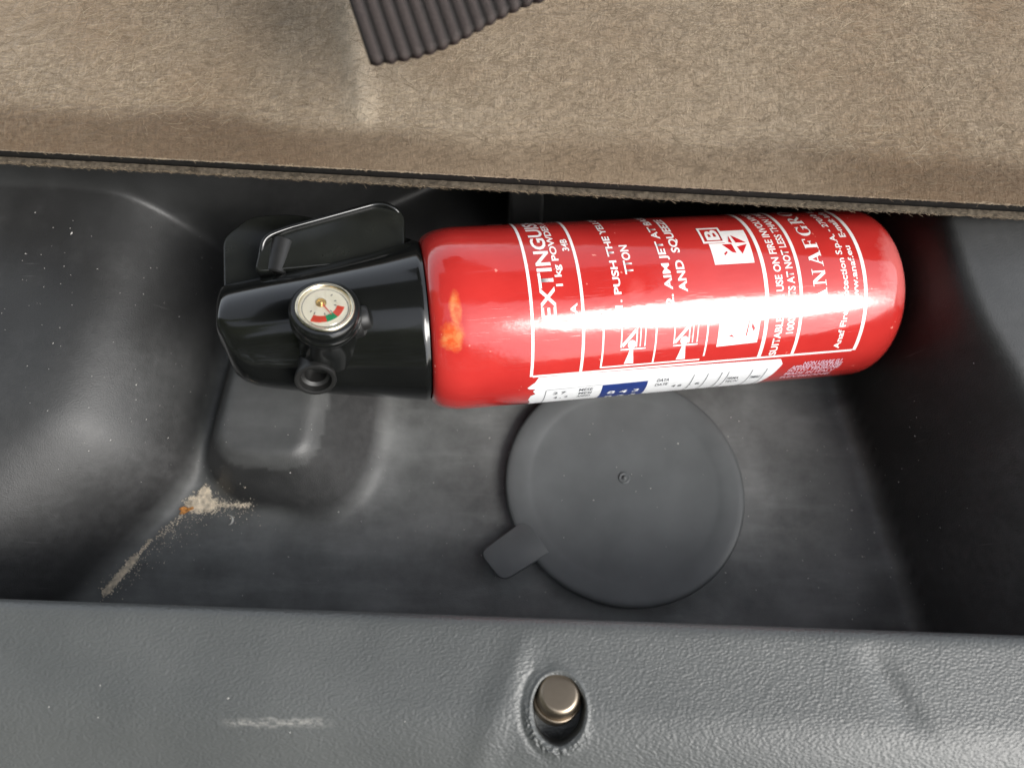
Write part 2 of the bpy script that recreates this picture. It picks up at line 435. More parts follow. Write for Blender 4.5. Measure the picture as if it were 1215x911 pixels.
# ------------------------------------------------------------------ round cap pressed into the tray floor
cap = empty('floor_cap', Matrix.Translation((.0596, .0695, .0008)))
tag(cap, 'round dark grey rubber cap with pull tab on the tray floor', 'cap')
bm = bmesh.new()
RA, RB = .0640, .0612
prof = [(0, .0053), (.25, .0053), (.5, .0054), (.76, .0056), (.80, .0060), (.835, .0065), (.93, .0066), (.965, .0065), (.985, .0061), (.996, .0054), (1.0, .0046), (.996, .0036), (.98, .0030), (.95, .0026), (.945, .0002)]
NA = 128; rings = []
for f, z in prof:
    if f == 0: rings.append([bm.verts.new((0, 0, z))]); continue
    ring = []
    for k in range(NA):
        a = 2 * math.pi * k / NA
        x, y = RA * f * math.cos(a), RB * f * math.sin(a)
        c, s_ = math.cos(R(-32)), math.sin(R(-32))
        ring.append(bm.verts.new((x * c - y * s_, x * s_ + y * c, z + .0004 * math.sin(2 * a + 1) * f)))
    rings.append(ring)
for a, b in zip(rings, rings[1:]):
    for k in range(NA):
        k2 = (k + 1) % NA
        if len(a) == 1: bm.faces.new((a[0], b[k], b[k2]))
        else: bm.faces.new((a[k], b[k], b[k2], a[k2]))
bm_obj('disc', bm, M_rubber, cap)
bm = slab(rounded_poly([(-.0765, -.0345), (-.0645, -.0492), (-.0400, -.0345), (-.0520, -.0165)], [.005, .0055, .001, .001]), .0034, .0066, .0009, 3)
for v in bm.verts:
    k = max(0, (-.055 - v.co.x) / .02); v.co.z += .0012 * k
bm_obj('pull_tab', bm, M_rubber, cap, angle=50)
bm = lathe([(0, .0032), (.0004, .0031), (.0006, .0024), (.0002, .0018), (.0002, .0012), (.0011, .0010), (.0013, .0004), (.0013, 0)], 24)
bmesh.ops.rotate(bm, verts=bm.verts, matrix=Matrix.Rotation(R(-90), 3, 'Y'))
bmesh.ops.translate(bm, verts=bm.verts, vec=(.0, .0045, .0053))
bm_obj('nub', bm, M_rubber, cap)

# ------------------------------------------------------------------ fire extinguisher
D = Vector((.98024965, .13455369, -.14493424)); A = Vector((0, .14015882, .06868611 + .0008)); RB_ = .0425
ext = empty('fire_extinguisher', frame(A, D))     # local x = axis towards the base, y = away from the boot opening, z = up
tag(ext, 'red powder fire extinguisher with black head lying on its side in the tray', 'fire extinguisher')
prof = [(-.0425, .0300), (-.0420, .0360)] + [(-.0420 + .0165 * (1 - math.cos(R(a))), .0360 + .0065 * math.sin(R(a))) for a in range(10, 91, 10)] \
     + [(-.010, .0425), (.03, .0425), (.08, .0425), (.13, .0425), (.1725, .0425)] + [(.1725 + .0120 * math.sin(R(a)), .0305 + .0120 * math.cos(R(a))) for a in range(8, 89, 8)] \
     + [(.1846, .030), (.1846, .026), (.1825, .022), (.1815, 0)]
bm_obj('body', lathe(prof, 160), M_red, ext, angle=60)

# --- black head
def ip(s_, pts): return float(np.interp(s_, [p[0] for p in pts], [p[1] for p in pts]))
RBOT = [(-.1300, .0080), (-.1290, .0110), (-.1262, .0185), (-.1225, .0220), (-.1180, .0243), (-.1120, .0258), (-.1020, .0278), (-.085, .0308), (-.065, .0340), (-.052, .0362), (-.0445, .0374), (-.0425, .0368)]
RTOP = [(-.1300, .0210), (-.1290, .0222), (-.110, .0246), (-.085, .0275), (-.060, .0325), (-.0445, .0374), (-.0425, .0368)]
RFR = [(-.1300, .0185), (-.1292, .0200), (-.127, .0210), (-.110, .0252), (-.085, .0305), (-.065, .0340), (-.052, .0362), (-.0445, .0374), (-.0425, .0368)]
bm = bmesh.new(); rings = [[bm.verts.new((-.1305, .006, 0))]]; NH = 120
for s_ in [-.1305, -.1303, -.1298, -.1290, -.1278, -.1262, -.1245, -.1225, -.1203, -.118, -.115, -.112, -.107, -.102, -.095, -.085, -.075, -.065, -.058, -.052, -.0485, -.0455, -.0445, -.0435, -.0425]:
    rb, rt, rz = (ip(s_, q) for q in (RBOT, RTOP, RFR)); k0 = .93 if s_ == -.1305 else (.975 if s_ == -.1303 else 1)
    ring = []
    for k in range(NH):
        a = 2 * math.pi * k / NH; y_ = math.sin(a); m = .5 + .5 * y_; m = m * m * (3 - 2 * m)
        ring.append(bm.verts.new((s_, k0 * y_ * (rb * (1 - m) + rt * m), k0 * rz * math.cos(a) * (1 if math.cos(a) > 0 else .9))))
    rings.append(ring)
for a, b in zip(rings, rings[1:]):
    for k in range(NH):
        k2 = (k + 1) % NH
        bm.faces.new((a[0], b[k2], b[k]) if len(a) == 1 else (a[k], a[k2], b[k2], b[k]))
bmesh.ops.recalc_face_normals(bm, faces=bm.faces)
bm_obj('head_cover', bm, M_black, ext, angle=40)
bm = slab(rounded_poly([(-.1300, .006), (-.1300, .047), (-.1170, .0580), (-.098, .0580), (-.060, .0480), (-.0420, .0410), (-.0420, .006)], [.002, .005, .006, .006, .01, .004, .002]), -.006, .004, .0012, 3)
bm_obj('handle_plate', bm, M_plate, ext, angle=40)
# squeeze lever: a rounded tongue with a raised rim
outer = rounded_poly([(-.1145, .0205), (-.1100, .0375), (-.1000, .0415), (-.0575, .0530), (-.0470, .0480), (-.0485, .0270), (-.0540, .0235)], [.005, .007, .006, .008, .007, .0028, .0028], 8)
cx_, cy_ = np.mean([p[0] for p in outer]), np.mean([p[1] for p in outer])
bm = slab(outer, .006, .0185, .0008, 3)
bm_obj('lever', bm, M_plate, ext, angle=40)
# rim
def shrink(pts, d):
    n = len(pts); out = []
    for i in range(n):
        p0, p1 = Vector(pts[i - 1]), Vector(pts[(i + 1) % n]); t = (p1 - p0).normalized()
        nrm = Vector((t.y, -t.x)); c = Vector((cx_, cy_)) - Vector(pts[i])
        if nrm.dot(c) < 0: nrm = -nrm
        out.append(tuple(Vector(pts[i]) + nrm * d))
    return out
bm = bmesh.new(); loops = []
sect = [(-.0004, .0170), (-.0004, .0195), (.0000, .0204), (.0008, .0207), (.0016, .0203), (.0020, .0194), (.0022, .0180)]
for d, z in sect: loops.append([bm.verts.new((x, y, z - .0032 * float(sstep((.0400 + .26 * (x + .1) - y0_) / .009)))) for (x, y), (_, y0_) in zip(shrink(outer, d), outer)])
n = len(outer)
for a, b in zip(loops, loops[1:]):
    for k in range(n): bm.faces.new((a[k], a[(k + 1) % n], b[(k + 1) % n], b[k]))
bmesh.ops.recalc_face_normals(bm, faces=bm.faces)
bm_obj('lever_rim', bm, M_black, ext)
bm = lathe([(-.0030, 0), (-.0030, .0040), (-.0024, .0046), (.0130, .0052), (.0136, .0046), (.0136, 0)], 40)
roll = bm_obj('pivot_roll', bm, M_black2, ext, angle=40); roll.matrix_local = frame((-.1050, .0235, .0150), (.25, .95, .05))

# --- pressure gauge
def frame_z(origin, z, xh=(1, 0, 0)):
    z = Vector(z).normalized(); x = Vector(xh); x = (x - z * x.dot(z)).normalized(); y = z.cross(x)
    M = Matrix((x, y, z)).transposed().to_4x4(); M.translation = Vector(origin); return M
gd = Vector((.0015, .0050, .026)).normalized(); gb = Vector((-.0848, -.0158, .022))
def zlathe(prof, n=64):
    bm = lathe([(z, r) for z, r in prof], n); bmesh.ops.rotate(bm, verts=bm.verts, matrix=Matrix.Rotation(R(-90), 3, 'Y')); return bm
gh = .0245
bm = zlathe([(-.006, .0122), (.004, .0122), (.0125, .0124), (.0150, .0134), (.0158, .0141), (.0182, .0142), (.0188, .0138), (.0194, .0141), (.0220, .0141), (gh - .0010, .0139), (gh, .0130), (gh, .0117), (gh - .003, .0116), (gh - .004, 0)])
gauge = bm_obj('pressure_gauge', bm, M_black, ext, angle=40); gauge.matrix_local = frame_z(gb, gd)
zt = gh - .0010                                    # dial level
bm = zlathe([(gh - .0035, .0116), (gh + .0002, .0116), (gh + .0009, .0113), (gh + .0011, .0108), (gh + .0008, .0102), (gh - .0004, .0098), (gh - .0012, .0097)])
bm_obj('bezel', bm, M_bezel, gauge)
bm = bmesh.new(); bmesh.ops.create_circle(bm, cap_ends=True, segments=64, radius=.0099); bmesh.ops.translate(bm, verts=bm.verts, vec=(0, 0, zt))
bm_obj('dial', bm, M_dial, gauge, smooth=False)
def ring_sector(c, r0, r1, a0, a1, z, n=14):
    bm = bmesh.new(); prev = None
    for i in range(n + 1):
        a = R(a0 + (a1 - a0) * i / n)
        cur = [bm.verts.new((c[0] + r * math.cos(a), c[1] + r * math.sin(a), z)) for r in (r0, r1)]
        if prev: bm.faces.new((prev[0], prev[1], cur[1], cur[0]))
        prev = cur
    bmesh.ops.recalc_face_normals(bm, faces=bm.faces)
    for f in bm.faces:
        if f.normal.z < 0: f.normal_flip()
    return bm
dc = (-.0015, .0022)                               # needle pivot, a little above the middle
bm_obj('low_zone', ring_sector(dc, .0062, .0090, -118, -77, zt + .00012), M_dred, gauge, smooth=False)
bm_obj('good_zone', ring_sector(dc, .0062, .0090, -77, -48, zt + .00012), M_dgreen, gauge, smooth=False)
bm_obj('high_zone', ring_sector(dc, .0062, .0090, -48, -14, zt + .00012), M_dred, gauge, smooth=False)
for a_ in (-135, -118, -77, -48, -14, 8, 40):
    bm = ring_sector(dc, .0050, .0059, a_ - 2.2, a_ + 2.2, zt + .00010, 2); bm_obj('tick', bm, M_ink, gauge, smooth=False)
bm = ring_sector((0, 0), .0084, .0086, 0, 360, zt + .00008, 60)
bm_obj('dial_line', bm, M_ink, gauge, smooth=False)
bm = zlathe([(zt, .0021), (zt + .0004, .0021), (zt + .0005, .0017), (zt + .0004, .0014), (zt + .0010, .0012), (zt + .0011, 0)], 32)
bm_obj('hub', bm, M_brass, gauge)
bm = bmesh.new(); a = R(-58); dx, dy = math.cos(a), math.sin(a); nx_, ny_ = -dy, dx
q = [bm.verts.new((dc[0] + dx * l + nx_ * w_, dc[1] + dy * l + ny_ * w_, zt + .0007)) for l, w_ in ((.0, .00045), (.0, -.00045), (.0072, -.00012), (.0072, .00012))]
f = bm.faces.new(q); f.normal_update()
if f.normal.z < 0: f.normal_flip()
bmesh.ops.translate(bm, verts=bm.verts, vec=(0, 0, 0)); bm_obj('needle', bm, M_dred, gauge, smooth=False)
for o_ in (gauge.children[-1], gauge.children[-2]): pass
hub = [c for c in gauge.children if c.name.startswith('hub')][0]; hub.location = (dc[0], dc[1], 0)
bm = zlathe([(gh - .0004, .0100), (gh + .0007, .0096), (gh + .0013, .0080), (gh + .0017, .004), (gh + .0018, 0)], 48)
bm_obj('lens', bm, M_glass, gauge)

# nozzle and side plug
bm = zlathe([(-.006, .0072), (.003, .0074), (.0036, .0082), (.0062, .0086), (.0068, .0083), (.0069, .0076), (.0066, .0066), (.004, .0060), (.0035, .0052), (.003, .0046), (-.003, .0040), (-.003, 0)], 48)
noz = bm_obj('nozzle', bm, M_black2, ext, angle=40); noz.matrix_local = frame_z((-.0908, -.0262, .0175), (0, -.90, .44))
bm = zlathe([(0, .0075), (.008, .0075), (.0088, .0070), (.0090, .0052), (.0116, .0050), (.0124, .0044), (.0126, 0)], 32)
plug = bm_obj('side_plug', bm, M_black2, ext, angle=40); plug.matrix_local = frame_z((-.0790, -.0120, .0310), (1, .15, .10))

# ---- printed matter wrapped round the cylinder -------------------------------------------------
_lv = [0]
def wrap(bm, s0, ph0, lift=.00010, maxlen=.0024):
    """flat (reading direction, up) -> cylinder: reading goes up round the body, letter tops towards the head"""
    bmesh.ops.triangulate(bm, faces=bm.faces)
    for _ in range(7):
        es = [e for e in bm.edges if abs(e.verts[0].co.x - e.verts[1].co.x) > maxlen]
        if not es: break
        bmesh.ops.subdivide_edges(bm, edges=es, cuts=1, use_grid_fill=False); bmesh.ops.triangulate(bm, faces=[f for f in bm.faces if len(f.verts) > 3])
    _lv[0] = (_lv[0] + 1) % 8
    r = RB_ + lift + _lv[0] * 4e-6
    for v in bm.verts:
        ph = ph0 + v.co.x / RB_; s = s0 - v.co.y
        rr = r + v.co.z
        v.co = (s, rr * math.sin(ph), rr * math.cos(ph))
    bm.normal_update()
    for f in bm.faces:
        c = f.calc_center_median()
        if f.normal.y * c.y + f.normal.z * c.z < 0: f.normal_flip()
    return bm

def text_bm(body, size, width=None, bold=.0, space=1.0):
    cu = bpy.data.curves.new('lettering', 'FONT'); cu.body = body; cu.size = size; cu.offset = bold * size; cu.resolution_u = 3
    cu.space_character = space
    o = bpy.data.objects.new('lettering', cu); COL.objects.link(o)
    dg = bpy.context.evaluated_depsgraph_get(); me = o.evaluated_get(dg).to_mesh()
    bm = bmesh.new(); bm.from_mesh(me); o.evaluated_get(dg).to_mesh_clear()
    bpy.data.objects.remove(o); bpy.data.curves.remove(cu)
    xs_ = [v.co.x for v in bm.verts]
    if width:
        k = width / (max(xs_) - min(xs_))
        for v in bm.verts: v.co.x = (v.co.x - min(xs_)) * k
    return bm

CAP = .73                       # cap height of the built-in font per unit of size
def line(body, s_base, ph0, cap, ph1, mat=None, bold=.012):
    """baseline at axial s_base, from angle ph0 to ph1"""
    bm = text_bm(body, cap / CAP, (ph1 - ph0) * RB_, bold)
    return bm_obj('lettering', wrap(bm, s_base, ph0), mat or M_white, ext, smooth=False)

def polys(name, plist, s0, ph0, mat, lift=.00010, parent=None):
    bm = bmesh.new()
    for i, p in enumerate(plist):
        vs_ = [bm.verts.new((x, y, (i % 5) * 3e-6)) for x, y in p]
        try: bm.faces.new(vs_)
        except ValueError: pass
    return bm_obj(name, wrap(bm, s0, ph0, lift), mat, parent or ext, smooth=False)

def sp(*pts):                   # (s, phi) pairs -> flat coordinates for polys(..., 0, 0)
    return [(ph * RB_, -s) for s, ph in pts]
def bar(s0_, s1_, p0, p1): return sp((s0_, p0), (s1_, p0), (s1_, p1), (s0_, p1))
HW = .00065                     # half width of the printed rules

FB = -1.105                     # bottom rule
polys('frame_rule', [bar(.0005 - HW, .0005 + HW, FB, 1.5)], 0, 0, M_white)
polys('frame_rule', [bar(.0228 - HW, .0228 + HW, FB + .02, 1.5)], 0, 0, M_white)
polys('frame_rule', [bar(.1083 - .0009, .1083 + .0009, FB + .02, 1.5)], 0, 0, M_white)
polys('frame_rule', [bar(.1251 - .0008, .1251 + .0008, FB + .02, 1.5)], 0, 0, M_white)
polys('frame_rule', [bar(.1576 - .0009, .1576 + .0009, FB, 1.5)], 0, 0, M_white)
polys('frame_rule', [bar(.0012, .1566, FB - .012, FB + .016)], 0, 0, M_white)
polys('frame_rule', [bar(-.0100, -.0030, .985, 1.03)], 0, 0, M_white)

line('EXTINGUISHER', .0110, -.475, .0066, 1.37, bold=.022)
line('1 kg POWDER ABC', .0150, -.150, .0030, 1.12, bold=.026)
line('8A', .0204, -.515, .0031, -.33, bold=.026)
line('34B', .0208, .25, .0030, .43, bold=.026)
line('C', .0208, .95, .0030, 1.02, bold=.026)
line('1. PUSH THE YELLOW', .0404, -.41, .0032, 1.12, bold=.028)
line('TTON', .0472, -.068, .0038, .29, bold=.028)
line('2. AIM JET AT BASE', .0640, -.42, .0036, 1.00, bold=.028)
line('AND  SQUEEZE', .0708, -.29, .0039, .80, bold=.028)
line('SUITABLE FOR USE ON FIRE INVOLVING LIVE', .1165, -1.08, .0036, 1.10, bold=.026)
line('1000 VOLTS AT NOT LESS THAN 1 METRE', .1223, -.815, .0036, 1.05, bold=.026)

# seriffed maker's name drawn from strokes (unit cap height)
def stroke(x0_, y0_, x1_, y1_, w_):
    return [(x0_ - w_ / 2, y0_), (x0_ + w_ / 2, y0_), (x1_ + w_ / 2, y1_), (x1_ - w_ / 2, y1_)]
def ser(x, y, w_=.34, h=.06): return [(x - w_ / 2, y), (x + w_ / 2, y), (x + w_ / 2, y + h), (x - w_ / 2, y + h)]
def band(cx, cy, rx, ry, a0, a1, thick, n=12):
    out = []
    for i in range(n):
        q = []
        for a, k in ((a0 + (a1 - a0) * i / n, 0), (a0 + (a1 - a0) * (i + 1) / n, 0), (a0 + (a1 - a0) * (i + 1) / n, 1), (a0 + (a1 - a0) * i / n, 1)):
            tk = .07 + (thick - .07) * abs(math.cos(R(a)))
            q.append((cx + (rx - k * tk) * math.cos(R(a)), cy + (ry - k * .07) * math.sin(R(a))))
        out.append(q)
    return out
G = {
 'A': (.86, [stroke(.12, 0, .42, 1, .09), stroke(.72, 0, .42, 1, .20), [(.22, .30), (.62, .30), (.62, .37), (.22, .37)], ser(.12, 0, .28), ser(.72, 0, .34)]),
 'N': (.92, [stroke(.16, 0, .16, 1, .09), stroke(.74, 0, .74, 1, .09), stroke(.18, 1, .72, 0, .20), ser(.16, 0, .30), ser(.10, .94, .22), ser(.74, .94, .30)]),
 'F': (.72, [stroke(.20, 0, .20, 1, .20), ser(.20, 0, .38), [(.06, .93), (.66, .93), (.66, 1), (.06, 1)], [(.60, .74), (.66, .74), (.66, .93), (.58, .93)], [(.3, .47), (.50, .47), (.50, .54), (.3, .54)], [(.47, .38), (.52, .38), (.52, .63), (.47, .63)]]),
 'G': (.90, band(.44, .5, .40, .52, 42, 325, .20, 16) + [stroke(.74, .02, .74, .42, .16), ser(.72, .40, .36), [(.70, .72), (.76, .70), (.76, 1), (.72, 1)]]),
 'R': (.88, [stroke(.20, 0, .20, 1, .20), ser(.20, 0, .38), ser(.14, .94, .24)] + band(.34, .73, .34, .27, -90, 90, .20, 9) + [stroke(.76, 0, .40, .48, .20), ser(.80, 0, .20)]),
 'O': (.95, band(.47, .5, .43, .52, 0, 360, .20, 20)),
 'U': (.90, [stroke(.18, .3, .18, 1, .20), stroke(.74, .3, .74, 1, .09), ser(.18, .94, .36), ser(.74, .94, .28)] + band(.46, .32, .37, .34, 180, 360, .18, 10)),
 'P': (.78, [stroke(.20, 0, .20, 1, .20), ser(.20, 0, .38), ser(.14, .94, .24)] + band(.34, .70, .36, .30, -90, 90, .20, 9)),
}
pl = []; x = 0; adv = sum(G[c][0] for c in 'ANAFGROUP') + .12 * 8
capn = .0066; wk = (1.30 + .525) * RB_ / adv
for c in 'ANAFGROUP':
    wd, ps = G[c]
    pl += [[((x + a) * wk, b * capn) for a, b in p] for p in ps]; x += wd + .12
polys('lettering', pl, .1380, -.525, M_white)
line('Anaf Fire Protection S.p.A. - 27010', .1488, -1.06, .0032, .72, bold=.022)
line('E-mail', .1498, .78, .0032, 1.05, bold=.028)
line('www.anaf.eu', .1538, -.57, .0030, .12, bold=.024)
line('E-mail: info', .1543, .24, .0032, .80, bold=.028)

# two picture boxes of the instructions
IB, IT = -1.062, -.455
polys('pictogram_frame', [bar(.0314, .0322, IB, IT), bar(.0556, .0564, IB, IT), bar(.0798, .0806, IB + .05, IT), bar(.0318, .0786, IB - .004, IB + .017), bar(.0318, .0802, IT - .01, IT + .008)], 0, 0, M_white)
for s_, nm in ((.0440, 1), (.0685, 2)):
    fig = []
    c = (s_ + .0008, -.80)
    fig.append(sp((s_ - .0016, -1.03), (s_ + .0028, -1.03), (s_ + .0016, -.84), (s_ + .0004, -.84)))              # leg / jet
    fig.append([(( -.80) * RB_ + .0021 * math.cos(a), -(s_ + .001) + .0019 * math.sin(a)) for a in np.linspace(0, 2 * math.pi, 15)[:-1]])   # head
    fig += [bar(s_ - .0042, s_ - .0036, -.83, -.58), bar(s_ - .0040, s_ + .0075, -.860, -.845), bar(s_ + .0028, s_ + .0034, -.83, -.60), bar(s_ + .0046, s_ + .0051, -.83, -.60), bar(s_ + .0068, s_ + .0073, -.83, -.55)]
    fig += [sp((s_ - .0036, -.79), (s_ - .0030, -.83), (s_ + .0030, -.66), (s_ + .0022, -.63))]
    polys('pictogram', fig, 0, 0, M_white)

# fire class pictograms
polys('class_plate', [sp((.0856, -.022), (.1046, -.022), (.1056, .435), (.0935, .435), (.0935, .245), (.0856, .245))], 0, 0, M_white)
b0, b1, q0, q1 = .0832, .0940, .250, .503
polys('class_letter', [bar(b0, b0 + .0010, q0, q1), bar(b1 - .0010, b1, q0, q1), bar(b0 + .001, b1 - .001, q0, q0 + .026), bar(b0 + .001, b1 - .001, q1 - .026, q1)], 0, 0, M_white, lift=.00016)
line('B', .0919, .295, .0064, .462, bold=.028)
c0, c1 = .0975, .205
star = []
for a0 in range(4):
    star.append(None)
def P2(ds, dp): return (c0 + ds, c1 + dp)
polys('class_mark', [sp(P2(-.0022, .05), P2(-.0010, .145), P2(-.0005, .03)), sp(P2(.0012, .035), P2(.0002, .15), P2(.0062, .03)),
                     sp(P2(.0010, -.02), P2(.0062, .01), P2(.0026, -.115)), sp(P2(-.0058, .02), P2(-.0012, .02), P2(-.0002, -.10), P2(-.0020, -.09)), sp(P2(-.0062, -.10), P2(-.0046, -.07), P2(-.0044, -.09), P2(-.0060, -.125))], 0, 0, M_redprint, lift=.00018)
polys('class_plate', [sp((.0854, -.907), (.1051, -.890), (.1054, -.452), (.0940, -.452), (.0936, -.610), (.0854, -.610))], 0, 0, M_white)
b0, b1, q0, q1 = .0830, .0940, -.605, -.395
polys('class_letter', [bar(b0, b0 + .0010, q0, q1), bar(b1 - .0010, b1, q0, q1), bar(b0 + .001, b1 - .001, q0, q0 + .024), bar(b0 + .001, b1 - .001, q1 - .024, q1)], 0, 0, M_cream, lift=.00016)
line('A', .0918, -.570, .0066, -.432, mat=M_cream, bold=.015)
polys('class_mark', [sp((.0988, -.80), (.0994, -.80), (.1003, -.60), (.0999, -.60)), sp((.1012, -.70), (.1026, -.76), (.1030, -.72), (.1015, -.66)), sp((.0905, -.79), (.0935, -.81), (.0920, -.775))], 0, 0, M_redprint, lift=.00018)

# torn white service sticker low on the body
tl = [(.0040, -1.125), (.0055, -1.165), (.0046, -1.195), (.0026, -1.20), (.0030, -1.235), (.0010, -1.24), (-.0004, -1.285), (.0008, -1.31), (.0034, -1.315), (.0026, -1.36), (.0040, -1.42), (.0020, -1.46), (.0016, -1.56), (.0034, -1.70), (.0028, -2.0)]
stk = polys('service_sticker', [sp(*(tl + [(.1195, -2.0), (.1200, -1.60), (.1215, -1.44), (.1228, -1.235), (.1205, -1.150), (.060, -1.128), (.02, -1.120)]))], 0, 0, M_paper, lift=.00012)
polys('blue_panel', [sp((.0352, -1.350), (.0570, -1.340), (.0600, -1.95), (.0378, -1.95))], 0, 0, M_blue, lift=.00018, parent=stk)
def tiny(body, s_base, ph0, cap, ph1, mat):
    bm = text_bm(body, cap / CAP, (ph1 - ph0) * RB_, .012)
    return bm_obj('lettering', wrap(bm, s_base, ph0, .00020), mat, stk, smooth=False)
def along(body, s0_, ph, cap, s1_, mat, lift=.0002):
    """reads along the axis towards the base, tops away from the boot opening"""
    bm = text_bm(body, cap / CAP, s1_ - s0_, .015)
    for v in bm.verts:
        xx, yy = v.co.x, v.co.y; v.co = (yy, -xx, 0)
    return bm_obj('lettering', wrap(bm, s0_, ph, lift), mat, stk, smooth=False)
along('8 4 3', .0395, -1.60, .0040, .0550, M_paper, .00024)
along('8 4 3', .0405, -1.80, .0040, .0560, M_paper, .00024)
for i_, (a, b, ph, body) in enumerate([(.0125, .0185, -1.47, '2 7'), (.0135, .0205, -1.60, '4 , 2'), (.0245, .0310, -1.44, 'MESE'), (.0250, .0312, -1.53, 'MESI'), (.0250, .0314, -1.62, 'ANNO'),
                                  (.0615, .0675, -1.38, 'DATA'), (.0618, .0680, -1.48, 'DATE'), (.0710, .0760, -1.56, '4 8'), (.0800, .0850, -1.54, '. 6'), (.098, .104, -1.48, 'FIRMA'), (.0985, .1050, -1.57, 'TECN'), (.110, .1155, -1.50, 'TIMBRO')]):
    along(body, a, ph, .0026, b, M_ink)
for rule_ in ([sp((.0085, -1.36), (.0088, -1.36), (.0100, -2), (.0097, -2)), sp((.0085, -1.345), (.0088, -1.36), (.0088, -1.352), (.0350, -1.338), (.0350, -1.332))[1:]] +
      [sp((s_, -1.30), (s_ + .00035, -1.30), (s_ + .0022, -1.9), (s_ + .00185, -1.9)) for s_ in (.0790, .0860, .0930, .0965, .1085, .1160)]):
    polys('table_rule', [rule_], 0, 0, M_ink, lift=.0002, parent=stk)
pnk = [(.1345, .1545, -1.295, 'NON USARE SU'), (.1290, .1560, -1.355, 'APPARECCHIATURE'), (.1285, .1560, -1.42, 'SOTTO TENSIONE'), (.1285, .1550, -1.50, 'MADE IN ITALY'), (.1285, .1550, -1.60, 'REVISIONE')]
for a, b, ph, body in pnk:
    bm = text_bm(body, .0026 / CAP, b - a, .03)
    for v in bm.verts:
        xx, yy = v.co.x, v.co.y; v.co = (yy, -xx, 0)
    bm_obj('lettering', wrap(bm, a, ph, .00010), M_pinkink, ext, smooth=False)

# ------------------------------------------------------------------ carpeted floor board above the tray
P0 = Vector((-.2231, .2004)); P1 = Vector((.2175, .1728)); du = (P1 - P0).normalized(); dv = Vector((-du.y, du.x))
board = empty('carpet_board'); tag(board, 'worn beige brown felt carpet floor board above the tray', 'floor board')
def board_xy(u, v):
    b = P0 + du * u + dv * v
    return b.x, b.y
def board_z(u, v):
    z = .1200
    t = np.clip(v / .0200, 0, 1)
    z = z - .0055 * (1 - t) ** 1.8
    # soft pale crease running up the board left of the strap
    ur = .1585 - .25 * (v - .015)
    cr = np.exp(-((u - ur) / .0065) ** 2) * sstep((v - .012) / .02)
    z = z + .0022 * cr + .0006 * np.sin(u * 31 + 1) * np.sin(v * 55)
    return z
us = np.linspace(-.16, .62, 400); vs_ = np.concatenate([np.linspace(0, .03, 40), np.linspace(.032, .20, 90)])
U, V = np.meshgrid(us, vs_, indexing='ij')
BX = P0.x + du.x * U + dv.x * V; BY = P0.y + du.y * U + dv.y * V
BZ = board_z(U, V) + .0002 * rng.standard_normal(U.shape)
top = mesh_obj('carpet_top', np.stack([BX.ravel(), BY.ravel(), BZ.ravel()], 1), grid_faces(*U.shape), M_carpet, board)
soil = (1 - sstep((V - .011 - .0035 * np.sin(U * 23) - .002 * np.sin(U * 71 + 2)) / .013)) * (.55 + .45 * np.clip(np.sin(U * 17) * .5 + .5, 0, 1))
wear = np.exp(-((U - (.1585 - .25 * (V - .015))) / .0075) ** 2) * sstep((V - .014) / .01)
for nm, arr in (('soil', soil), ('wear', wear)):
    at = top.data.attributes.new(nm, 'FLOAT', 'POINT'); at.data.foreach_set('value', arr.ravel().astype(np.float32))
def strip(name, prof, mat, jitter=0, nu=400):
    uu = np.linspace(-.16, .62, nu); vv = []
    for u in uu:
        for v, z in prof:
            x, y = board_xy(u, v + jitter * rng.standard_normal()); vv.append((x, y, z + jitter * .6 * rng.standard_normal()))
    return mesh_obj(name, vv, grid_faces(nu, len(prof)), mat, board)
strip('carpet_rim', [(.006, .1125), (.0012, .1128), (.0001, .1134), (-.0003, .1140), (.0, .1146)], M_carpet, .00012, 900)
strip('core_edge', [(.006, .1062), (.0012, .1064), (.0010, .1100), (.0014, .1130)], M_gap)
strip('backing_lip', [(.12, .1050), (.001, .1050), (-.0008, .1052), (-.0018, .1058), (-.0018, .1062), (-.0012, .1067), (.0004, .1070), (.006, .1078)], M_lip, .00016, 900)

def strands(name, n, place, length, width, mat, parent, lift=(.0001, .0012)):
    vv = []; ff = []; sh = []
    for k in range(n):
        x, y, z, a, shade = place(k)
        L = length * (.45 + random.random()); bend = random.uniform(-.9, .9); seg = 4; px_, py_ = x, y
        b0_ = len(vv); hump = random.uniform(*lift)
        for i in range(seg + 1):
            t = i / seg; aa = a + bend * (t - .5)
            zz = z(px_, py_) if callable(z) else z
            h_ = zz + .00008 + hump * 4 * t * (1 - t) * .6
            nx2, ny2 = -math.sin(aa) * width / 2, math.cos(aa) * width / 2
            vv.append((px_ - nx2, py_ - ny2, h_)); vv.append((px_ + nx2, py_ + ny2, h_ + width * .3)); sh += [shade, shade]
            px_ += math.cos(aa) * L / seg; py_ += math.sin(aa) * L / seg
        for i in range(seg): ff.append((b0_ + 2 * i, b0_ + 2 * i + 2, b0_ + 2 * i + 3, b0_ + 2 * i + 1))
    o = mesh_obj(name, vv, ff, mat, parent)
    at = o.data.attributes.new('shade', 'FLOAT', 'POINT'); at.data.foreach_set('value', np.array(sh, np.float32))
    o['kind'] = 'stuff'; return o
def bz_at(x, y):
    rx, ry = x - P0.x, y - P0.y
    return float(board_z(np.float64(rx * du.x + ry * du.y), np.float64(max(rx * dv.x + ry * dv.y, .0))))
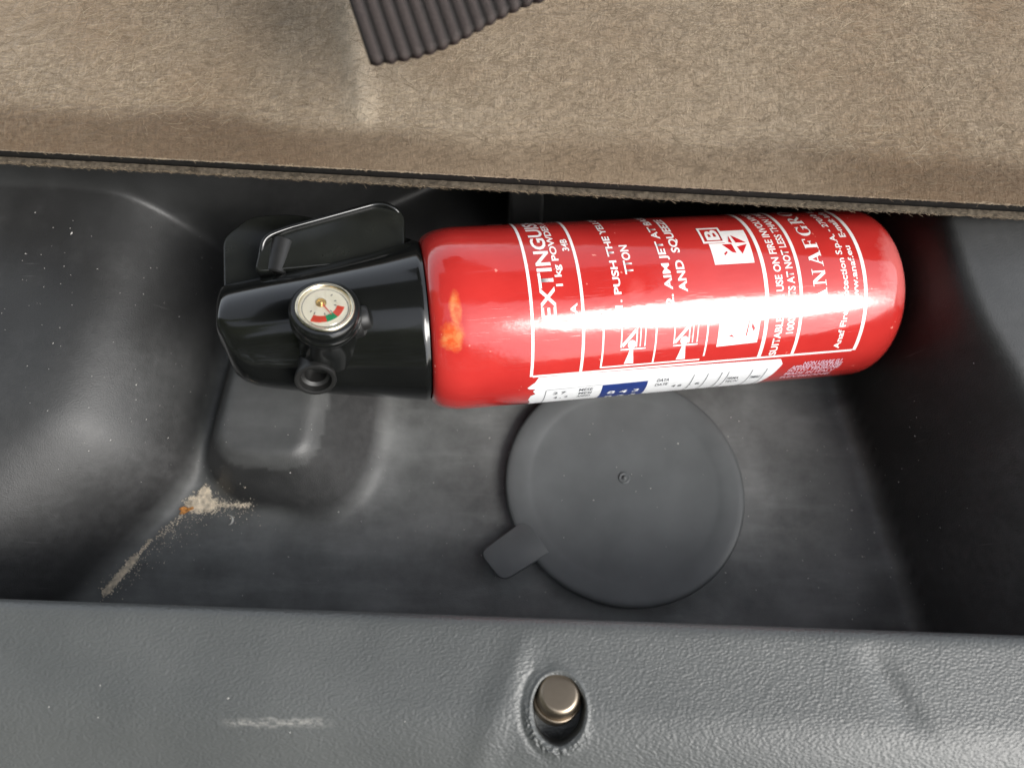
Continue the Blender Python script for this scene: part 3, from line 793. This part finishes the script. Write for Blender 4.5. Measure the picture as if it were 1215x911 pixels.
def carpet_place(k):
    u, v = random.uniform(-.06, .50), random.uniform(.0006, .125)
    x, y = board_xy(u, v)
    soiled = v < random.gauss(.0175, .003)
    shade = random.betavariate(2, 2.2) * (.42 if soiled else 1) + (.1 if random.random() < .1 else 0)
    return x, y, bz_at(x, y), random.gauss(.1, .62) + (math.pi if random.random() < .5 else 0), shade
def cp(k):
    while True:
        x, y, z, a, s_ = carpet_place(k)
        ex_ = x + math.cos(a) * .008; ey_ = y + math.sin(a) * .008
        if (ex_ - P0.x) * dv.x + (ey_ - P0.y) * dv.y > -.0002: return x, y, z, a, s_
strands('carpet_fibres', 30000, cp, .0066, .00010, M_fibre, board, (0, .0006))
def fuzz(k):
    u = random.uniform(-.06, .50)
    edge_ = random.random() < .6
    x, y = board_xy(u, random.uniform(-.0019, -.0008) if edge_ else random.uniform(-.0003, .001))
    return x, y, (random.uniform(.1056, .1068) if edge_ else .1144), random.gauss(-.06, .35) + (math.pi if random.random() < .5 else 0), random.betavariate(2, 2) * .8
strands('edge_fuzz', 5200, fuzz, .0022, .00009, M_fibre, board, (-.0003, .0006))

# webbing pull strap hanging over the board
pv = []; NU, NV = 210, 60
S0, S1 = Vector((-.0482, .1810, .1960)), Vector((.0125, .2036, .1960)); SDIR = Vector((-.0120, .0340, .006)).normalized()
for side in (1, 0):
    for i in range(NU):
        t = i / (NU - 1)
        for j in range(NV):
            l = j / (NV - 1) * .110
            rib = .0012 * (abs(math.sin(t * math.pi * 14)) ** .8) * (1 if side else .3)
            wv = .00018 * math.sin(l * 5200) * (1 if side else 0)
            sag = -.0045 * (1 - t) * (1 - min(1, l / .03)) - .002 * t
            scal = .0012 * abs(math.sin(t * math.pi * 14)) + .0028 * math.sin(t * 5.0)
            p = S0.lerp(S1, t) + SDIR * (l - scal * (1 - l / .110)) + Vector((0, 0, rib + wv + sag + (0 if side else -.0022)))
            pv.append(tuple(p))
f1 = grid_faces(NU, NV); f2 = f1[:, ::-1] + NU * NV; fl = f1.tolist() + f2.tolist()
N2 = NU * NV
for i in range(NU - 1): fl.append((i * NV, N2 + i * NV, N2 + (i + 1) * NV, (i + 1) * NV))
for j in range(NV - 1):
    fl.append((j, j + 1, N2 + j + 1, N2 + j)); e_ = (NU - 1) * NV; fl.append((e_ + j, N2 + e_ + j, N2 + e_ + j + 1, e_ + j + 1))
strap = mesh_obj('pull_strap', pv, fl, M_strap, board)
at = strap.data.attributes.new('rib', 'FLOAT', 'POINT')
at.data.foreach_set('value', np.tile(np.repeat(np.abs(np.sin(np.linspace(0, 1, NU) * math.pi * 14)), NV), 2).astype(np.float32))

# ------------------------------------------------------------------ sand and grit lying in the tray
def grains(name, pts, mat, label):
    vv = []; ff = []
    base = [(1, 0, 0), (-1, 0, 0), (0, 1, 0), (0, -1, 0), (0, 0, 1), (0, 0, -1)]
    tri = [(0, 2, 4), (2, 1, 4), (1, 3, 4), (3, 0, 4), (2, 0, 5), (1, 2, 5), (3, 1, 5), (0, 3, 5)]
    for x, y, z, r, el in pts:
        b = len(vv); a = random.random() * 6.28; ca, sa = math.cos(a), math.sin(a)
        for p in base:
            q = (p[0] * el * random.uniform(.6, 1.3), p[1] * random.uniform(.6, 1.3), p[2] * random.uniform(.5, 1.0))
            vv.append((x + r * (q[0] * ca - q[1] * sa), y + r * (q[0] * sa + q[1] * ca), z + r * q[2] * .8))
        ff += [tuple(b + i for i in t) for t in tri]
    o = mesh_obj(name, vv, ff, mat, smooth=False); return tag(o, label, kind='stuff')
pts = []
def seg_pts(a, b, n, wid, r0, r1):
    for _ in range(n):
        t = random.random(); x = a[0] + (b[0] - a[0]) * t + random.gauss(0, wid); y = a[1] + (b[1] - a[1]) * t + random.gauss(0, wid)
        pts.append((x, y, tz(x, y) + random.random() * .0005, random.uniform(r0, r1), 1.3))
seg_pts((-.2095, .0150), (-.1960, .0335), 1600, .0009, .00012, .0005)
seg_pts((-.1960, .0335), (-.1890, .0430), 130, .0005, .0002, .0004)
seg_pts((-.1860, .0440), (-.1735, .0560), 90, .0009, .0002, .0004)
seg_pts((-.1710, .0610), (-.1600, .0608), 3400, .0018, .00014, .0005)
seg_pts((-.1650, .0640), (-.1640, .0680), 1500, .0013, .00014, .0005)
seg_pts((-.1600, .0605), (-.1375, .0595), 520, .0006, .00012, .00035)
seg_pts((-.2095, .0150), (-.1600, .0608), 260, .0035, .0001, .00028); seg_pts((-.1680, .0610), (-.1375, .0580), 240, .0035, .0001, .0003)
grains('sand', pts, M_sand, 'pale sand gathered in the corner below the left hump')
pts = []
def grit(n, xa, xb, ya, yb, r0, r1, f=None):
    for _ in range(n):
        x, y = random.uniform(xa, xb), random.uniform(ya, yb)
        pts.append((x, y, (f or tz)(x, y) + .0001, random.uniform(r0, r1) * (2.0 if random.random() < .05 else 1), random.choice((1, 1, 1.8))))
grit(150, -.20, .20, .012, .11, .00013, .00030)
grit(85, -.26, -.16, .06, .205, .00013, .0003)
grit(60, .17, .21, .0, .12, .00013, .0003)
grit(45, -.005, .125, .01, .12, .00013, .00032, lambda x, y: .0062)
grit(14, -.18, .18, -.04, -.006, .00015, .0003, lambda x, y: float(sill_top(np.float64(x), np.float64(y))))
grains('grit', pts, M_dust, 'specks of pale grit scattered over the tray and sill')

# orange flake and pale shaving beside the sand
fx, fy = -.1733, .0578
fv = []; n_ = 14
for i in range(n_):
    a = 2 * math.pi * i / n_; r_ = .0022 * (1 + .35 * math.sin(3 * a + 1) + .2 * math.sin(5 * a))
    fv.append((fx + 1.5 * r_ * math.cos(a), fy + .75 * r_ * math.sin(a) + .2 * r_ * math.cos(a), 0))
base_ = max(tz(p[0], p[1]) for p in fv) + .0003
fv = [(x, y, base_ + .0006 * math.sin(i * 1.7)) for i, (x, y, _) in enumerate(fv)]
fl_ = mesh_obj('dry_flake', fv + [(x, y, z + .0005) for x, y, z in fv], [list(range(n_))[::-1], list(range(n_, 2 * n_))] + [(i, (i + 1) % n_, n_ + (i + 1) % n_, n_ + i) for i in range(n_)], simple('orange_flake', (.52, .23, .06), .7, var=.5, scale=700), smooth=False)
tag(fl_, 'small orange flake at the edge of the sand patch', 'flake')
cv = []; n_ = 12
for i in range(n_):
    a = R(-70 + 140 * i / (n_ - 1)); w_ = .0005 * math.sin(math.pi * (i + .6) / n_) + .0001
    for r_, z_ in ((.0026 - w_, .0002), (.0026, .0009), (.0026 + w_, .0002)): cv.append((-.1505 + r_ * math.cos(a), .0525 + r_ * math.sin(a), tz(-.148, .0525) + z_))
tag(mesh_obj('curled_shaving', cv, grid_faces(n_, 3), M_dust), 'tiny pale curled shaving on the floor below the raised step', 'shaving')

# ------------------------------------------------------------------ what stands round the open boot, seen only as reflections
gate = empty('tailgate', Matrix.Translation((0, .75, 1.02))); tag(gate, 'raised car tailgate with dark lining above the open boot', 'tailgate')
bm = slab(rounded_poly([(-.62, .05), (-.60, -.70), (.60, -.70), (.62, .05)], [.02, .12, .12, .02], 8), 0, .07, .02, 3)
lining = bm_obj('inner_lining', bm, simple('tailgate_lining', (.045, .043, .040), .7, var=.2, scale=30), gate, angle=40)
bm = slab(rounded_poly([(-.50, -.16), (-.46, -.52), (.46, -.52), (.50, -.16)], .05, 6), -.012, .0, .005, 2)
bm_obj('trim_panel', bm, simple('tailgate_trim', (.030, .029, .028), .55, var=.2, scale=40), gate, angle=40)
gv = [(-30, -30, -.62), (30, -30, -.62), (30, 30, -.62), (-30, 30, -.62)]
tag(mesh_obj('ground', gv, [(0, 1, 2, 3)], simple('asphalt', (.07, .07, .066), .9, var=.3, scale=3), smooth=False), 'grey asphalt ground outside the car', kind='structure')
lv = []; lf = []
for k in range(30000):
    az = R(random.uniform(160, 285)); rr_ = 3.9 + random.gauss(0, .35) + .3 * math.sin(az * 7); hgt = 6.6 + 1.0 * math.sin(az * 9) + .6 * math.sin(az * 23 + 1)
    hgt *= .45 + .55 * float(sstep((math.degrees(az) - 160) / 30))
    x, y, z = rr_ * math.sin(az), rr_ * math.cos(az), -.62 + hgt * random.random()
    q = Matrix.Rotation(random.random() * 6.28, 3, 'Z') @ Matrix.Rotation(random.uniform(-1.2, 1.2), 3, 'X')
    b = len(lv); sz = random.uniform(.06, .14)
    for p in ((-1, 0, 0), (0, -.55, 0), (1, 0, .2), (0, .55, 0)): lv.append(tuple(q @ (Vector(p) * sz) + Vector((x, y, z))))
    lf.append((b, b + 1, b + 2, b + 3))
ht = NT('hedge_leaf'); hn = ht.noise(ht.coord(), 2.5, 3)
hc = ht.mix(hn, (.09, .12, .022), (.20, .22, .045)); ht.out('Base Color', hc); ht.set(Roughness=.5)
tr = ht.n('ShaderNodeBsdfTranslucent'); ht.l(hc, tr.inputs[0]); mx = ht.n('ShaderNodeMixShader'); mx.inputs[0].default_value = .5
ht.l(ht.b.outputs[0], mx.inputs[1]); ht.l(tr.outputs[0], mx.inputs[2]); ht.l(mx.outputs[0], ht.t.nodes['Material Output'].inputs[0]); hm = ht.m
tag(mesh_obj('foliage', lv, lf, hm, smooth=False), 'green tree foliage standing behind the open boot', kind='stuff')
